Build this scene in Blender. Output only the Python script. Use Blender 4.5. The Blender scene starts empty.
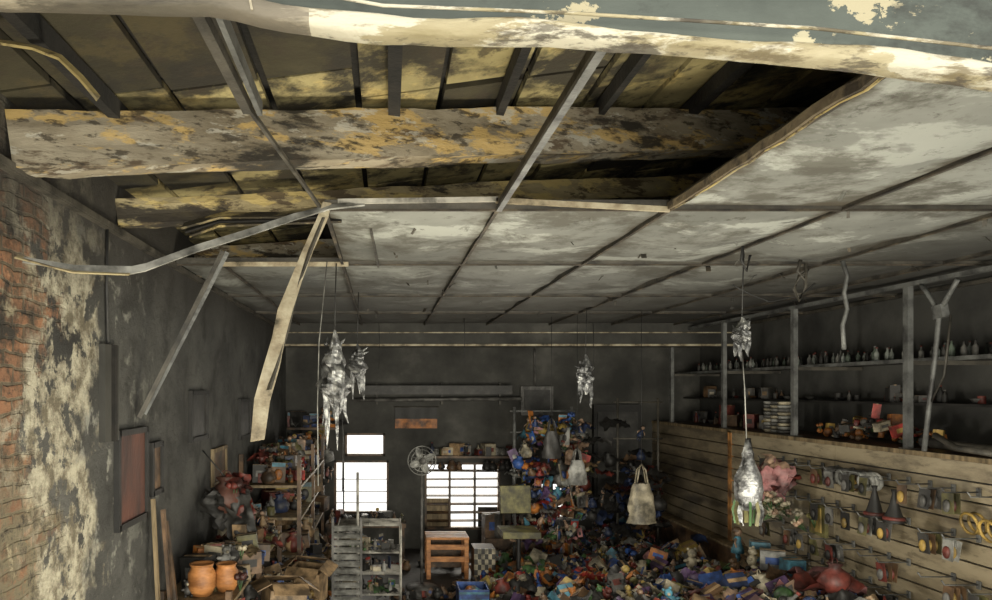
import bpy, math, random
from mathutils import Vector, Matrix, Euler, noise
R = random.Random(7)
V = Vector
scene = bpy.context.scene

# ------------------------------------------------------------------ materials
def new_mat(name):
    m = bpy.data.materials.new(name); m.use_nodes = True
    nt = m.node_tree
    return m, nt, nt.nodes['Principled BSDF']

class NT:
    """tiny node helper"""
    def __init__(s, name):
        s.m, s.nt, s.b = new_mat(name); s.N = s.nt.nodes; s.L = s.nt.links
        s.tc = s.N.new('ShaderNodeTexCoord').outputs['Object']; s.sp = s.N.new('ShaderNodeSeparateXYZ'); s.L.new(s.tc, s.sp.inputs[0])
    def put(s, inp, v):
        if isinstance(v, (int, float)): inp.default_value = v
        elif isinstance(v, tuple): inp.default_value = (*v, 1) if len(v) == 3 and inp.type == 'RGBA' else v
        else: s.L.new(v, inp)
    def nz(s, scale, detail=7, dist=.1, rg=.6, st=(1,1,1), off=(0,0,0)):
        mp = s.N.new('ShaderNodeMapping'); mp.inputs['Scale'].default_value = st; mp.inputs['Location'].default_value = off; s.L.new(s.tc, mp.inputs[0])
        n = s.N.new('ShaderNodeTexNoise'); n.inputs['Scale'].default_value = scale; n.inputs['Detail'].default_value = detail
        n.inputs['Distortion'].default_value = dist; n.inputs['Roughness'].default_value = rg
        s.L.new(mp.outputs[0], n.inputs['Vector']); return n.outputs['Fac']
    def mr(s, src, a, b, c=0., d=1.):
        n = s.N.new('ShaderNodeMapRange'); s.L.new(src, n.inputs[0])
        for i, v in enumerate((a, b, c, d)): n.inputs[i+1].default_value = v
        return n.outputs[0]
    def ma(s, op, x, y=0.):
        n = s.N.new('ShaderNodeMath'); n.operation = op; s.put(n.inputs[0], x); s.put(n.inputs[1], y); return n.outputs[0]
    def mix(s, f, a, c):
        n = s.N.new('ShaderNodeMix'); n.data_type = 'RGBA'; s.put(n.inputs[0], f); s.put(n.inputs[6], a); s.put(n.inputs[7], c); return n.outputs[2]
    def fin(s, c, h=None, rough=.8, strength=.4, dist=.02, metallic=0):
        s.put(s.b.inputs['Base Color'], c); s.b.inputs['Roughness'].default_value = rough; s.b.inputs['Metallic'].default_value = metallic
        if h is not None:
            bp = s.N.new('ShaderNodeBump'); bp.inputs['Strength'].default_value = strength; bp.inputs['Distance'].default_value = dist
            s.L.new(h, bp.inputs['Height']); s.L.new(bp.outputs[0], s.b.inputs['Normal'])
        return s.m

def ramp_mat(name, stops, scale=3.0, detail=7, rough=.8, dist=.1, st=(1,1,1), bump=.3, metallic=0.0, nrough=.6):
    t = NT(name); f = t.nz(scale, detail, dist, nrough, st)
    cr = t.N.new('ShaderNodeValToRGB'); e = cr.color_ramp.elements
    while len(e) < len(stops): e.new(.5)
    for i, (p, c) in enumerate(stops):
        e[i].position = p; e[i].color = (c[0], c[1], c[2], 1)
    t.L.new(f, cr.inputs[0])
    return t.fin(cr.outputs[0], t.nz(scale*5, 4, st=st) if bump else None, rough, bump, .02, metallic)

def col(name, c, rough=.6, metallic=0.0, soot=.5):
    d = tuple(x*soot for x in c)
    return ramp_mat(name, [(.38, tuple(x*.3+.004 for x in d)), (.5, d), (.64, c)], scale=7, rough=rough, metallic=metallic, bump=.15)

def layered(name, base, layers, rough=.85, st=(1,1,1), strength=.5):
    """base=(scale,c1,c2); layers = (scale, lo, hi, colour, amount)"""
    t = NT(name)
    c = t.mix(t.mr(t.nz(base[0], 7, st=st), .35, .65), base[1], base[2])
    for i, (sc, lo, hi, cc, am) in enumerate(layers):
        c = t.mix(t.ma('MULTIPLY', t.mr(t.nz(sc, 8, .15, .68, st, (i*7.3+3, i*3.1, i*5.7)), lo, hi), am), c, cc)
    return t.fin(c, t.nz(base[0]*4, 7, rg=.7, st=st), rough, strength, .02)

M = {}
def tile_mat():
    t = NT('sooty_ceiling_board')
    c = t.mix(t.mr(t.nz(1.3, 5), .35, .65), (.12,.125,.115), (.26,.27,.25))
    c = t.mix(t.ma('MULTIPLY', t.mr(t.nz(1.6, 7, rg=.65, st=(1,1.6,1), off=(4,2,0)), .54, .58), .7), c, (.40,.42,.39))
    c = t.mix(t.ma('MULTIPLY', t.mr(t.nz(2.4, 8, rg=.72, off=(9,2,0)), .50, .60), .8), c, (.06,.055,.042))
    c = t.mix(t.ma('MULTIPLY', t.mr(t.nz(9, 8, rg=.75, off=(1,8,0)), .57, .64), .65), c, (.035,.03,.022))
    # soot creeping out of the board joints
    X, Y = t.sp.outputs['X'], t.sp.outputs['Y']; wob = t.nz(4, 8, rg=.72)
    fx = t.ma('MULTIPLY', t.ma('SUBTRACT', .5, t.ma('ABSOLUTE', t.ma('SUBTRACT', t.ma('FRACT', t.ma('DIVIDE', t.ma('ADD', X, 4.86), .767)), .5))), .767)
    d = fx
    for yy in (3.2, 4.6, 6.15, 7.5): d = t.ma('MINIMUM', d, t.ma('ABSOLUTE', t.ma('SUBTRACT', Y, yy)))
    e = t.ma('ADD', d, t.ma('MULTIPLY', t.ma('SUBTRACT', wob, .5), .45))
    c = t.mix(t.ma('MULTIPLY', t.mr(e, .085, -.01), .9), c, (.05,.04,.025))
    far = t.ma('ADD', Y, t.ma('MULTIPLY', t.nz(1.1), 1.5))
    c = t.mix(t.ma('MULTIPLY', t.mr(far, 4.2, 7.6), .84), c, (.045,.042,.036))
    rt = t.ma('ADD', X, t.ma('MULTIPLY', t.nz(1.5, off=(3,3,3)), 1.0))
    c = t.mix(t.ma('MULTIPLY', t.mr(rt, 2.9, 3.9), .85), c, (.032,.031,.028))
    return t.fin(c, t.nz(6, 6), .8, .3, .02)
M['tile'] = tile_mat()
M['grid'] = ramp_mat('sooty_metal', [(.35,(.012,.011,.009)),(.6,(.07,.063,.05))], scale=6, rough=.6)
M['joint'] = ramp_mat('charred_joint', [(.38,(.012,.010,.008)),(.55,(.05,.04,.028)),(.7,(.13,.105,.07))], scale=5, rough=.8)
M['gridlight'] = ramp_mat('pale_metal_trim', [(.36,(.06,.05,.03)),(.48,(.28,.23,.15)),(.62,(.46,.41,.29))], scale=7, rough=.6)
M['greymetal'] = ramp_mat('grey_metal', [(.35,(.035,.035,.035)),(.6,(.16,.165,.16))], scale=7, rough=.5, metallic=.2)
M['timber'] = layered('scorched_timber', (5,(.20,.16,.085),(.38,.32,.18)), [(3.5,.51,.55,(.52,.40,.15),.75),(6,.53,.58,(.07,.05,.03),.9),(2.4,.53,.59,(.015,.012,.009),.95)], st=(.7,1,2.2))
M['timberdk'] = layered('charred_timber', (5,(.08,.06,.036),(.19,.15,.09)), [(6,.5,.58,(.025,.018,.012),.9)], st=(1,1,1))
M['beam'] = layered('scorched_beam', (4,(.16,.13,.085),(.34,.30,.22)), [(4.5,.52,.56,(.52,.35,.11),.75),(5,.54,.6,(.07,.045,.025),.9),(7,.57,.6,(.46,.44,.37),.7),(2.3,.53,.59,(.012,.010,.007),.95),(14,.54,.60,(.03,.022,.013),.85)], st=(.6,1,2.0))
def deckmat(n, k):
    return layered(n, (3,(.14*k,.115*k,.05*k),(.30*k,.255*k,.12*k)), [(4,.53,.59,(.42*k,.32*k,.12*k),.65),(2.2,.47,.57,(.014,.012,.008),.96),(8,.53,.62,(.03,.022,.012),.8)])
M['deck0'] = deckmat('roof_board_light', 1.25); M['deck1'] = deckmat('roof_board_mid', .85); M['deck2'] = deckmat('roof_board_dark', .15)
M['char'] = ramp_mat('charcoal', [(.4,(.003,.003,.003)),(.65,(.014,.012,.010))], scale=8, rough=.9)
M['soot'] = ramp_mat('sooty_plaster', [(.35,(.018,.018,.016)),(.55,(.047,.046,.041)),(.75,(.11,.107,.095))], scale=1.6, rough=.8)
M['sootmid'] = ramp_mat('sooty_plaster_mid', [(.35,(.020,.020,.019)),(.6,(.062,.062,.057))], scale=1.5, rough=.8)
M['floor'] = ramp_mat('wet_sooty_floor', [(.35,(.010,.009,.008)),(.6,(.04,.035,.03))], scale=2.5, rough=.6)
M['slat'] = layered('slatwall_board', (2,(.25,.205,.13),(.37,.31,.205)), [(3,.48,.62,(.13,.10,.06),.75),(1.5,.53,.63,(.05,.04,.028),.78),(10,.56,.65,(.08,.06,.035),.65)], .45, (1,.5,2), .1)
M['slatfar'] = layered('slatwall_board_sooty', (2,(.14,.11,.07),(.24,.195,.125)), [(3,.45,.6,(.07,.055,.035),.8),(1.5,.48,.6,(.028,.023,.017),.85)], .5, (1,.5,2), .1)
M['groove'] = col('slat_groove', (.02,.016,.010))
M['orange_trim'] = col('orange_edge_trim', (.6,.27,.08))
M['fascia'] = layered('peeling_teal_paint', (3,(.028,.036,.030),(.070,.084,.072)), [(3.2,.565,.575,(.42,.38,.25),.95),(6,.6,.61,(.34,.30,.19),.9),(4,.55,.64,(.014,.016,.013),.75)], .7, (1,1,1.6), .2)
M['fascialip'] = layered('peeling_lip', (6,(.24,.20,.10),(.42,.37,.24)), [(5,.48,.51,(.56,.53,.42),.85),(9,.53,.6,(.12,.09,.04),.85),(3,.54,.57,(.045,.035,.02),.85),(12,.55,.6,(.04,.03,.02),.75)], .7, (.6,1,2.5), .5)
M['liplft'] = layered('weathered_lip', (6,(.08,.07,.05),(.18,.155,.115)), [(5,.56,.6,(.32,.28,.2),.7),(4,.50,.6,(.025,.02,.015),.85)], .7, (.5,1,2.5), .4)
M['foil'] = ramp_mat('melted_foil', [(.38,(.04,.04,.04)),(.5,(.22,.225,.23)),(.66,(.60,.61,.60))], scale=16, rough=.32, metallic=.7, bump=.5)
M['white'] = col('dirty_white', (.50,.48,.42), soot=.7); M['black'] = col('burnt_black', (.016,.015,.014))
M['cable'] = col('black_cable', (.03,.03,.03))
M['board_red'] = ramp_mat('dark_red_panel', [(.3,(.02,.010,.008)),(.6,(.10,.035,.022)),(.8,(.18,.09,.06))], scale=5, st=(1,1,.4), rough=.6)
M['wood'] = ramp_mat('orange_wood', [(.35,(.20,.075,.02)),(.65,(.55,.23,.07))], scale=6, st=(1,1,3), rough=.5)
M['tanwood'] = ramp_mat('tan_wood', [(.35,(.07,.05,.025)),(.65,(.28,.205,.11))], scale=6, st=(3,3,.5), rough=.6)
cols = dict(blue=(.035,.10,.36), dblue=(.03,.05,.13), cyan=(.08,.26,.36), red=(.38,.04,.03), dred=(.18,.035,.025), orange=(.52,.18,.035), yellow=(.44,.31,.08),
            pink=(.45,.20,.20), skin=(.46,.30,.20), green=(.07,.16,.05), olive=(.17,.155,.055), purple=(.11,.06,.15), brown=(.15,.085,.042), card=(.40,.265,.14),
            cream=(.50,.44,.31), grey=(.155,.15,.14), dgrey=(.048,.046,.043), lgrey=(.34,.34,.315), gold=(.48,.31,.07), bottle=(.1,.13,.1))
for k, c in cols.items(): M[k] = col('c_'+k, c, rough=.55)
M['glassy'] = col('bottle_glass', (.3,.33,.3), rough=.15)

def wall_left_mat():
    t = NT('brick_and_burnt_plaster')
    wob = t.nz(6, 3, off=(1,5,2))
    cb = t.N.new('ShaderNodeCombineXYZ'); w = t.ma('MULTIPLY', t.ma('SUBTRACT', wob, .5), .06)
    t.L.new(t.ma('ADD', t.sp.outputs['Y'], w), cb.inputs['X']); t.L.new(t.ma('ADD', t.sp.outputs['Z'], w), cb.inputs['Y'])
    br = t.N.new('ShaderNodeTexBrick'); t.L.new(cb.outputs[0], br.inputs['Vector'])
    for k, v in (('Scale',1),('Brick Width',.15),('Row Height',.053),('Mortar Size',.008),('Mortar Smooth',.4),('Bias',-.1)): br.inputs[k].default_value = v
    br.inputs['Color1'].default_value = (.30,.14,.07,1); br.inputs['Color2'].default_value = (.14,.075,.045,1); br.inputs['Mortar'].default_value = (.14,.11,.07,1)
    n1 = t.nz(2.2); n2 = t.nz(4.5, 8, .2, .7); n3 = t.nz(1.4); n4 = t.nz(7, 8, rg=.75); n5 = t.nz(11, 8, rg=.75, off=(4,4,4)); n6 = t.nz(3, 8, rg=.7, off=(9,1,4))
    Y = t.sp.outputs['Y']; Z = t.sp.outputs['Z']
    tt = t.ma('ADD', Y, t.ma('MULTIPLY', t.ma('SUBTRACT', n1, .5), 1.6))
    brick = t.mix(t.mr(n4, .48, .6), br.outputs['Color'], (.085,.06,.035))
    low = t.mr(t.ma('ADD', Z, t.ma('MULTIPLY', n3, .6)), 2.45, 2.0)
    brick = t.mix(t.ma('MULTIPLY', low, t.mr(n5, .4, .52)), brick, (.16,.135,.085))
    brick = t.mix(t.mr(n2, .56, .61), brick, (.38,.33,.22))
    brick = t.mix(t.mr(n5, .55, .64), brick, (.025,.02,.015))
    brick = t.mix(t.ma('MULTIPLY', t.mr(n6, .5, .6), t.mr(Z, 1.6, 2.3)), brick, (.022,.018,.013))
    soot = t.mix(t.mr(n3, .35, .7), (.024,.024,.023), (.095,.095,.088))
    soot = t.mix(t.ma('MULTIPLY', t.mr(n6, .5, .62), .7), soot, (.012,.011,.010))
    soot = t.mix(t.ma('MULTIPLY', t.mr(n2, .54, .6), t.mr(tt, 4.3, 3.6)), soot, (.25,.25,.22))
    wm = t.ma('MULTIPLY', t.ma('MULTIPLY', t.mr(tt, 2.6, 2.85), t.mr(tt, 3.45, 3.3)), t.mr(n2, .46, .5))
    c = t.mix(t.mr(tt, 2.78, 2.86), brick, soot)
    c = t.mix(wm, c, t.mix(t.mr(n5, .42, .58), (.46,.43,.33), (.13,.11,.075)))
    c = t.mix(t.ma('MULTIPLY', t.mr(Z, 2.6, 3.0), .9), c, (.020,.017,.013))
    h = t.ma('ADD', t.ma('MULTIPLY', n4, 1.2), t.ma('MULTIPLY', t.ma('MULTIPLY', br.outputs['Fac'], t.mr(tt, 2.86, 2.78)), -.8))
    return t.fin(c, h, .85, .8, .035)
M['wall_left'] = wall_left_mat()

# ------------------------------------------------------------------ mesh builder
class MB:
    def __init__(s): s.v = []; s.f = []; s.m = []; s.sm = []; s.ml = []
    def mi(s, k):
        if k not in s.ml: s.ml.append(k)
        return s.ml.index(k)
    def add(s, vs, fs, k, smooth=False):
        o = len(s.v); s.v.extend([tuple(x) for x in vs]); i = s.mi(k)
        for f in fs: s.f.append([a+o for a in f]); s.m.append(i); s.sm.append(smooth)
    def box(s, c, sz, k, rot=None):
        c = V(c); h = V(sz)/2; vs = []
        for x in (-1,1):
            for y in (-1,1):
                for z in (-1,1):
                    p = V((x*h.x, y*h.y, z*h.z))
                    if rot is not None: p = rot @ p
                    vs.append(c+p)
        s.add(vs, [(0,1,3,2),(4,6,7,5),(0,4,5,1),(2,3,7,6),(0,2,6,4),(1,5,7,3)], k)
    def span(s, a, b, k):
        a = V(a); b = V(b); s.box((a+b)/2, (b-a), k)
    def beam(s, p, q, w, h, k, up=(0,0,1)):
        p = V(p); q = V(q); d = (q-p); l = d.length; d.normalize(); u = V(up)
        if abs(d.dot(u)) > .98: u = V((0,1,0))
        x = d.cross(u).normalized(); z = x.cross(d).normalized()
        s.box((p+q)/2, (w, l, h), k, Matrix((x, d, z)).transposed())
    def tube(s, pts, r, k, n=6):
        pts = [V(p) for p in pts]; vs = []; fs = []
        for i, p in enumerate(pts):
            d = (pts[min(i+1, len(pts)-1)]-pts[max(i-1, 0)]).normalized()
            u = V((0,0,1)) if abs(d.z) < .9 else V((1,0,0))
            x = d.cross(u).normalized(); y = d.cross(x)
            rr = r[i] if isinstance(r, (list, tuple)) else r
            for j in range(n):
                a = 2*math.pi*j/n; vs.append(p+x*math.cos(a)*rr+y*math.sin(a)*rr)
        for i in range(len(pts)-1):
            for j in range(n):
                fs.append((i*n+j, i*n+(j+1)%n, (i+1)*n+(j+1)%n, (i+1)*n+j))
        fs.append(list(range(n))[::-1]); fs.append([(len(pts)-1)*n+j for j in range(n)])
        s.add(vs, fs, k, True)
    def lathe(s, c, prof, k, n=10, rot=None, jit=0):
        c = V(c); vs = []; fs = []
        for (r, z) in prof:
            for j in range(n):
                a = 2*math.pi*j/n; q = r*(1+R.uniform(-jit, jit))
                p = V((q*math.cos(a), q*math.sin(a), z))
                if rot is not None: p = rot @ p
                vs.append(c+p)
        m = len(prof)
        for i in range(m-1):
            for j in range(n): fs.append((i*n+j, i*n+(j+1)%n, (i+1)*n+(j+1)%n, (i+1)*n+j))
        fs.append(list(range(n))[::-1]); fs.append([(m-1)*n+j for j in range(n)])
        s.add(vs, fs, k, True)
    def ell(s, c, r, k, rot=None, jit=0, n=8, m=6):
        if isinstance(r, (int, float)): r = (r, r, r)
        c = V(c); vs = []; fs = []
        for i in range(1, m):
            t = math.pi*i/m
            for j in range(n):
                a = 2*math.pi*j/n; q = 1+R.uniform(-jit, jit)
                p = V((r[0]*math.sin(t)*math.cos(a)*q, r[1]*math.sin(t)*math.sin(a)*q, r[2]*math.cos(t)*q))
                vs.append(c+(rot @ p if rot is not None else p))
        t0 = V((0,0,r[2])); b0 = V((0,0,-r[2]))
        if rot is not None: t0 = rot @ t0; b0 = rot @ b0
        vs += [c+t0, c+b0]; T = len(vs)-2
        for i in range(m-2):
            for j in range(n): fs.append((i*n+j, (i+1)*n+j, (i+1)*n+(j+1)%n, i*n+(j+1)%n))
        for j in range(n):
            fs.append((T, j, (j+1)%n)); fs.append((T+1, (m-2)*n+(j+1)%n, (m-2)*n+j))
        s.add(vs, fs, k, True)
    def torus(s, c, Rr, r, k, rot=None, n=16, m=6):
        c = V(c); vs = []; fs = []
        for i in range(n):
            a = 2*math.pi*i/n
            for j in range(m):
                b = 2*math.pi*j/m
                p = V(((Rr+r*math.cos(b))*math.cos(a), (Rr+r*math.cos(b))*math.sin(a), r*math.sin(b)))
                vs.append(c+(rot @ p if rot is not None else p))
        for i in range(n):
            for j in range(m): fs.append((i*m+j, ((i+1)%n)*m+j, ((i+1)%n)*m+(j+1)%m, i*m+(j+1)%m))
        s.add(vs, fs, k, True)
    def grid(s, f, nu, nv, k, smooth=True):
        vs = [f(i/nu, j/nv) for i in range(nu+1) for j in range(nv+1)]
        fs = [(i*(nv+1)+j, (i+1)*(nv+1)+j, (i+1)*(nv+1)+j+1, i*(nv+1)+j+1) for i in range(nu) for j in range(nv)]
        s.add(vs, fs, k, smooth)
    def ribbon(s, pts, w, t, k):
        pts = [V(p) for p in pts]; vs = []; fs = []
        for i, p in enumerate(pts):
            d = (pts[min(i+1, len(pts)-1)]-pts[max(i-1, 0)]).normalized()
            ww = V(w[i]) if isinstance(w, list) else V(w)
            nn = d.cross(ww).normalized()*t/2
            vs += [p+ww+nn, p-ww+nn, p-ww-nn, p+ww-nn]
        for i in range(len(pts)-1):
            for j in range(4): fs.append((i*4+j, i*4+(j+1)%4, (i+1)*4+(j+1)%4, (i+1)*4+j))
        e = (len(pts)-1)*4; fs += [(3,2,1,0), (e, e+1, e+2, e+3)]
        s.add(vs, fs, k)
    def obj(s, name, bevel=0):
        me = bpy.data.meshes.new(name); me.from_pydata(s.v, [], s.f)
        for k in s.ml: me.materials.append(M[k])
        me.polygons.foreach_set('material_index', s.m); me.polygons.foreach_set('use_smooth', s.sm); me.update()
        o = bpy.data.objects.new(name, me); scene.collection.objects.link(o)
        if bevel:
            b = o.modifiers.new('bevel', 'BEVEL'); b.width = bevel; b.segments = 2; b.limit_method = 'ANGLE'
        return o
def rr(a=3.14, b=None):
    b = a if b is None else b
    return Euler((R.uniform(-a, a), R.uniform(-a, a), R.uniform(-b, b))).to_matrix()
I3 = Matrix.Identity(3)

XL, XS, XR, YB, ZC = -1.35, 3.75, 4.4, 10.0, 3.0

# ------------------------------------------------------------------ shell
b = MB(); b.span((-1.6,-1,-.1), (4.6,10.2,0), 'floor'); b.obj('floor')
b = MB(); b.span((XL-.2,0,0), (XL,10.2,3.35), 'wall_left'); b.obj('wall_left')
b = MB(); b.span((XR,0,0), (XR+.2,10.2,4.1), 'sootmid'); b.obj('wall_right')
ops = [(-.68,.08,.48,1.22), (.58,1.63,.26,1.19), (2.18,2.53,.4,.92), (-.53,.03,1.28,1.6)]
b = MB()
xs = sorted({XL, XR} | {v for o in ops for v in o[:2]}); zs = sorted({0, 4.1} | {v for o in ops for v in o[2:]})
for i in range(len(xs)-1):
    for j in range(len(zs)-1):
        cx, cz = (xs[i]+xs[i+1])/2, (zs[j]+zs[j+1])/2
        if any(o[0] < cx < o[1] and o[2] < cz < o[3] for o in ops): continue
        b.span((xs[i],YB,zs[j]), (xs[i+1],YB+.2,zs[j+1]), 'soot')
b.obj('wall_back')
for i, o in enumerate(ops):
    b = MB(); y = YB+.06
    x0, x1, z0, z1 = o
    for x in (x0+.015, x1-.015): b.span((x-.015,y-.04,z0), (x+.015,y+.04,z1), 'brown')
    for z in (z0+.015, z1-.015): b.span((x0,y-.04,z-.015), (x1,y+.04,z+.015), 'brown')
    if i == 0:
        b.span((-.56,y-.02,z0), (-.54,y+.02,z1), 'black')
        for z in (.62,.78,.95): b.span((x0,y-.01,z), (x1,y+.01,z+.010), 'dgrey')
    elif i < 3:
        n = 8 if i == 1 else 4
        for k in range(1, n):
            z = z0+(z1-z0)*k/n; b.box(((x0+x1)/2,y,z), (x1-x0-.02,.05,.010), 'brown', Euler((.5+R.uniform(-.2,.2),R.uniform(-.012,.012),0)).to_matrix())
        for k in ((1,2) if i == 1 else (1,)):
            x = x0+(x1-x0)*k/(3 if i == 1 else 2); b.span((x-.015,y-.03,z0), (x+.015,y+.03,z1), 'brown')
        if i == 1: b.span((x0,y+.03,z0), (x0+.36,y+.05,z0+.42), 'tanwood'); b.span((x1-.3,y+.03,z0), (x1,y+.05,z0+.3), 'dgrey')
    b.obj('window_%d' % (i+1))

# ceiling boards
gx = [XL, -1.025, -.258, .509, 1.276, 2.043, 2.81, 3.577, XR]; gy = [1.62, 3.2, 4.6, 6.15, 7.5, 8.86]
def present(i, j):
    if j == 0: return gx[i] >= 1.27
    if j == 1: return gx[i] >= -.26
    return True
b = MB()
for i in range(len(gx)-1):
    for j in range(len(gy)-1):
        if not present(i, j): continue
        x0, x1, y0, y1 = gx[i]+.006, gx[i+1]-.006, gy[j]+.006, gy[j+1]-.006
        sag = R.uniform(.004,.04); tx = R.uniform(-.016,.016)
        def f(u, v, lift=0):
            n = noise.noise(V((x0+u*3, y0+v*4, i)))*.024
            return (x0+u*(x1-x0), y0+v*(y1-y0), ZC+.02+lift-sag*math.sin(u*math.pi)*math.sin(v*math.pi)+n*math.sin(v*3.14)+tx*(u-.5))
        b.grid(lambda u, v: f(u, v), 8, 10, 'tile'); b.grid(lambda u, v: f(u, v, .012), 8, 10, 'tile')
for i in range(60):   # curling paper flakes
    x = R.uniform(-.2,4.2); y = R.uniform(3.3,8) if x < 1.3 else R.uniform(1.8,8); l = R.uniform(.015,.045); a = R.uniform(0,6.28)
    c, s_ = math.cos(a), math.sin(a)
    b.ribbon([(x,y,3.02),(x+l*c,y+l*s_,3.005),(x+1.6*l*c,y+1.6*l*s_,3.0-l*.6)], (-s_*l*.35,c*l*.35,0), .002, R.choice(('grid','joint','tile')))
b.span((XL,9.12,2.95), (XR,YB,2.97), 'soot')
b.obj('ceiling')
b = MB()
for i, x in enumerate(gx):
    y0 = 4.6 if x < -.3 else (3.2 if x < 1 else 1.62)
    if i in (0, len(gx)-1): b.span((x-.0 if i == 0 else x-.03, 2.2, ZC-.02), (x+.03 if i == 0 else x, 8.86, ZC+.01), 'grid'); continue
    b.span((x-.008,y0,ZC-.004), (x+.008,8.86,ZC+.004), 'joint'); b.span((x-.003,y0,ZC), (x+.003,8.86,ZC+.045), 'grid')
for y in gy[1:-1]:
    x0 = -.258 if y == 3.2 else XL
    b.span((x0,y-.007,ZC-.005), (XR,y+.007,ZC+.004), 'joint'); b.span((x0,y-.003,ZC), (XR,y+.003,ZC+.045), 'grid')
b.beam((.509,1.4,2.995), (.515,3.2,3.0), .024, .014, 'greymetal'); b.beam((.509,1.4,3.02), (.515,3.2,3.02), .006, .05, 'grid')
b.beam((-.40,1.45,3.02), (-.385,2.05,3.0), .026, .03, 'grid'); b.beam((-.365,1.45,3.05), (-.35,2.05,3.0), .014, .04, 'greymetal')
b.beam((-.385,2.0,3.0), (-.27,3.2,3.0), .012, .014, 'grid')
b.beam((XL+.02,2.0,3.0), (XL+.02,4.6,3.0), .03, .025, 'grid')
b.obj('ceiling_grid')
b = MB()
b.beam((-.20,3.19,3.035), (.51,3.19,3.045), .012, .022, 'white'); b.beam((.5,3.19,3.04), (1.27,3.19,3.0), .012, .024, 'gridlight')
b.beam((-1.02,4.58,3.0), (-.22,4.58,3.0), .012, .028, 'gridlight')
pts = [(1.262+R.uniform(-.006,.006), y, 3.012+R.uniform(-.006,.006)) for y in [1.5+.1*k for k in range(18)]]
b.ribbon(pts, (0,0,.016), .012, 'timberdk'); b.ribbon([(x+.012,y,z-.018) for x,y,z in pts], (.006,0,0.002), .004, 'timber'); b.obj('trim_ceiling_edge')
b = MB(); b.span((XL,8.86,2.74), (XR,9.12,3.05), 'soot'); b.span((XL,8.83,2.74), (XR,8.86,2.765), 'gridlight'); b.span((XL,8.84,2.9), (XR,8.86,2.912), 'gridlight'); b.obj('soffit_beam')

# roof
def dz(x): return 3.235+.133*(x+1.35)
b = MB(); vs = [(-1.55,1.1,dz(-1.55)+.06), (4.6,1.1,dz(4.6)+.06), (4.6,10.2,dz(4.6)+.06), (-1.55,10.2,dz(-1.55)+.06)]
vs += [(x,y,z+.08) for x,y,z in vs]
b.add(vs, [(0,1,2,3),(7,6,5,4),(0,4,5,1),(1,5,6,2),(2,6,7,3),(3,7,4,0)], 'char')
x = -1.5
while x < 4.3:
    yy = [1.15]
    while yy[-1] < 10: yy.append(yy[-1]+R.uniform(.5,.9))
    for k in range(len(yy)-1):
        r = R.random(); cy = (yy[k]+yy[k+1])/2
        dark = (cy < 2.7 and x < -.1) or r < .1
        key = 'deck2' if dark else ('deck0' if (r < .65 or cy > 3.2) else 'deck1')
        cx = x+.17
        b.box((cx, cy, dz(cx)+.03+R.uniform(-.008,.008)), (.325, yy[k+1]-yy[k]-.018, .03), key, Euler((R.uniform(-.01,.01), -math.atan(.133), R.uniform(-.012,.012))).to_matrix())
    x += .35
b.obj('roof_deck')
def roughbeam(b, p, q, w, h, key, seg=40, amp=.012):
    p = V(p); q = V(q); d = (q-p).normalized(); xx = d.cross(V((0,0,1))).normalized(); zz = xx.cross(d)
    prof = [(-1,-1),(-.3,-1.03),(.4,-.98),(1,-1),(1.02,-.3),(.98,.4),(1,1),(.3,1),(-.4,1),(-1,1),(-1.02,.3),(-.98,-.4)]
    def f(u, v):
        j = int(round(v*len(prof))) % len(prof); a, c = prof[j]; o = p.lerp(q, u)
        n = noise.noise(V((u*14, j*.9, 3)))*amp+noise.noise(V((u*50, j*1.7, 9)))*amp*.5
        return o+xx*(a*w/2+n*a)+zz*(c*h/2+n*c)
    b.grid(f, seg, len(prof), key, False)
    b.add([f(0, j/12) for j in range(12)], [list(range(12))], key); b.add([f(1, j/12) for j in range(12)], [list(range(12))], key)
b = MB(); roughbeam(b, (-1.36,2.64,3.10), (4.4,4.55,3.86), .14, .205, 'beam', 70); b.obj('roof_beam')
b = MB(); roughbeam(b, (-1.36,3.68,3.10), (4.4,5.5,3.86), .10, .13, 'timber', 70); b.obj('roof_beam')
b = MB(); roughbeam(b, (-1.36,5.2,3.12), (4.4,6.9,3.87), .12, .2, 'beam', 60); b.obj('roof_beam')
b = MB(); roughbeam(b, (-1.3,1.75,3.14), (4.4,2.3,3.9), .06, .07, 'char', 50); b.obj('roof_purlin')
for X, ww in ((-1.02,.04),(.03,.05),(.5,.035),(1.0,.03),(1.5,.05)):
    b = MB(); z = dz(X)-.03; b.beam((X,1.3,z), (X+.02,2.95+.33*(X+1.35)*.9-.05,z), ww, .07, 'char'); b.obj('roof_joist')
b = MB(); b.ribbon([(-1.2,2.1,3.2),(-1.117,2.1,3.215),(-1.02,2.1,3.20),(-.942,2.1,3.17),(-.88,2.1,3.11),(-.83,2.1,3.05)], (0,.010,.009), .008, 'timber'); b.obj('hanging_batten')
b = MB()
for k in range(3): b.ribbon([(-1.0+.02*k,3.6,3.02-.02*k),(-.8,3.55,3.06-.02*k),(-.5,3.5,3.05-.015*k),(-.2,3.5,3.09-.03*k)], (0,.03,.02), .01, ('timber','char','timber')[k])
b.obj('charred_roof_lath')

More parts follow.
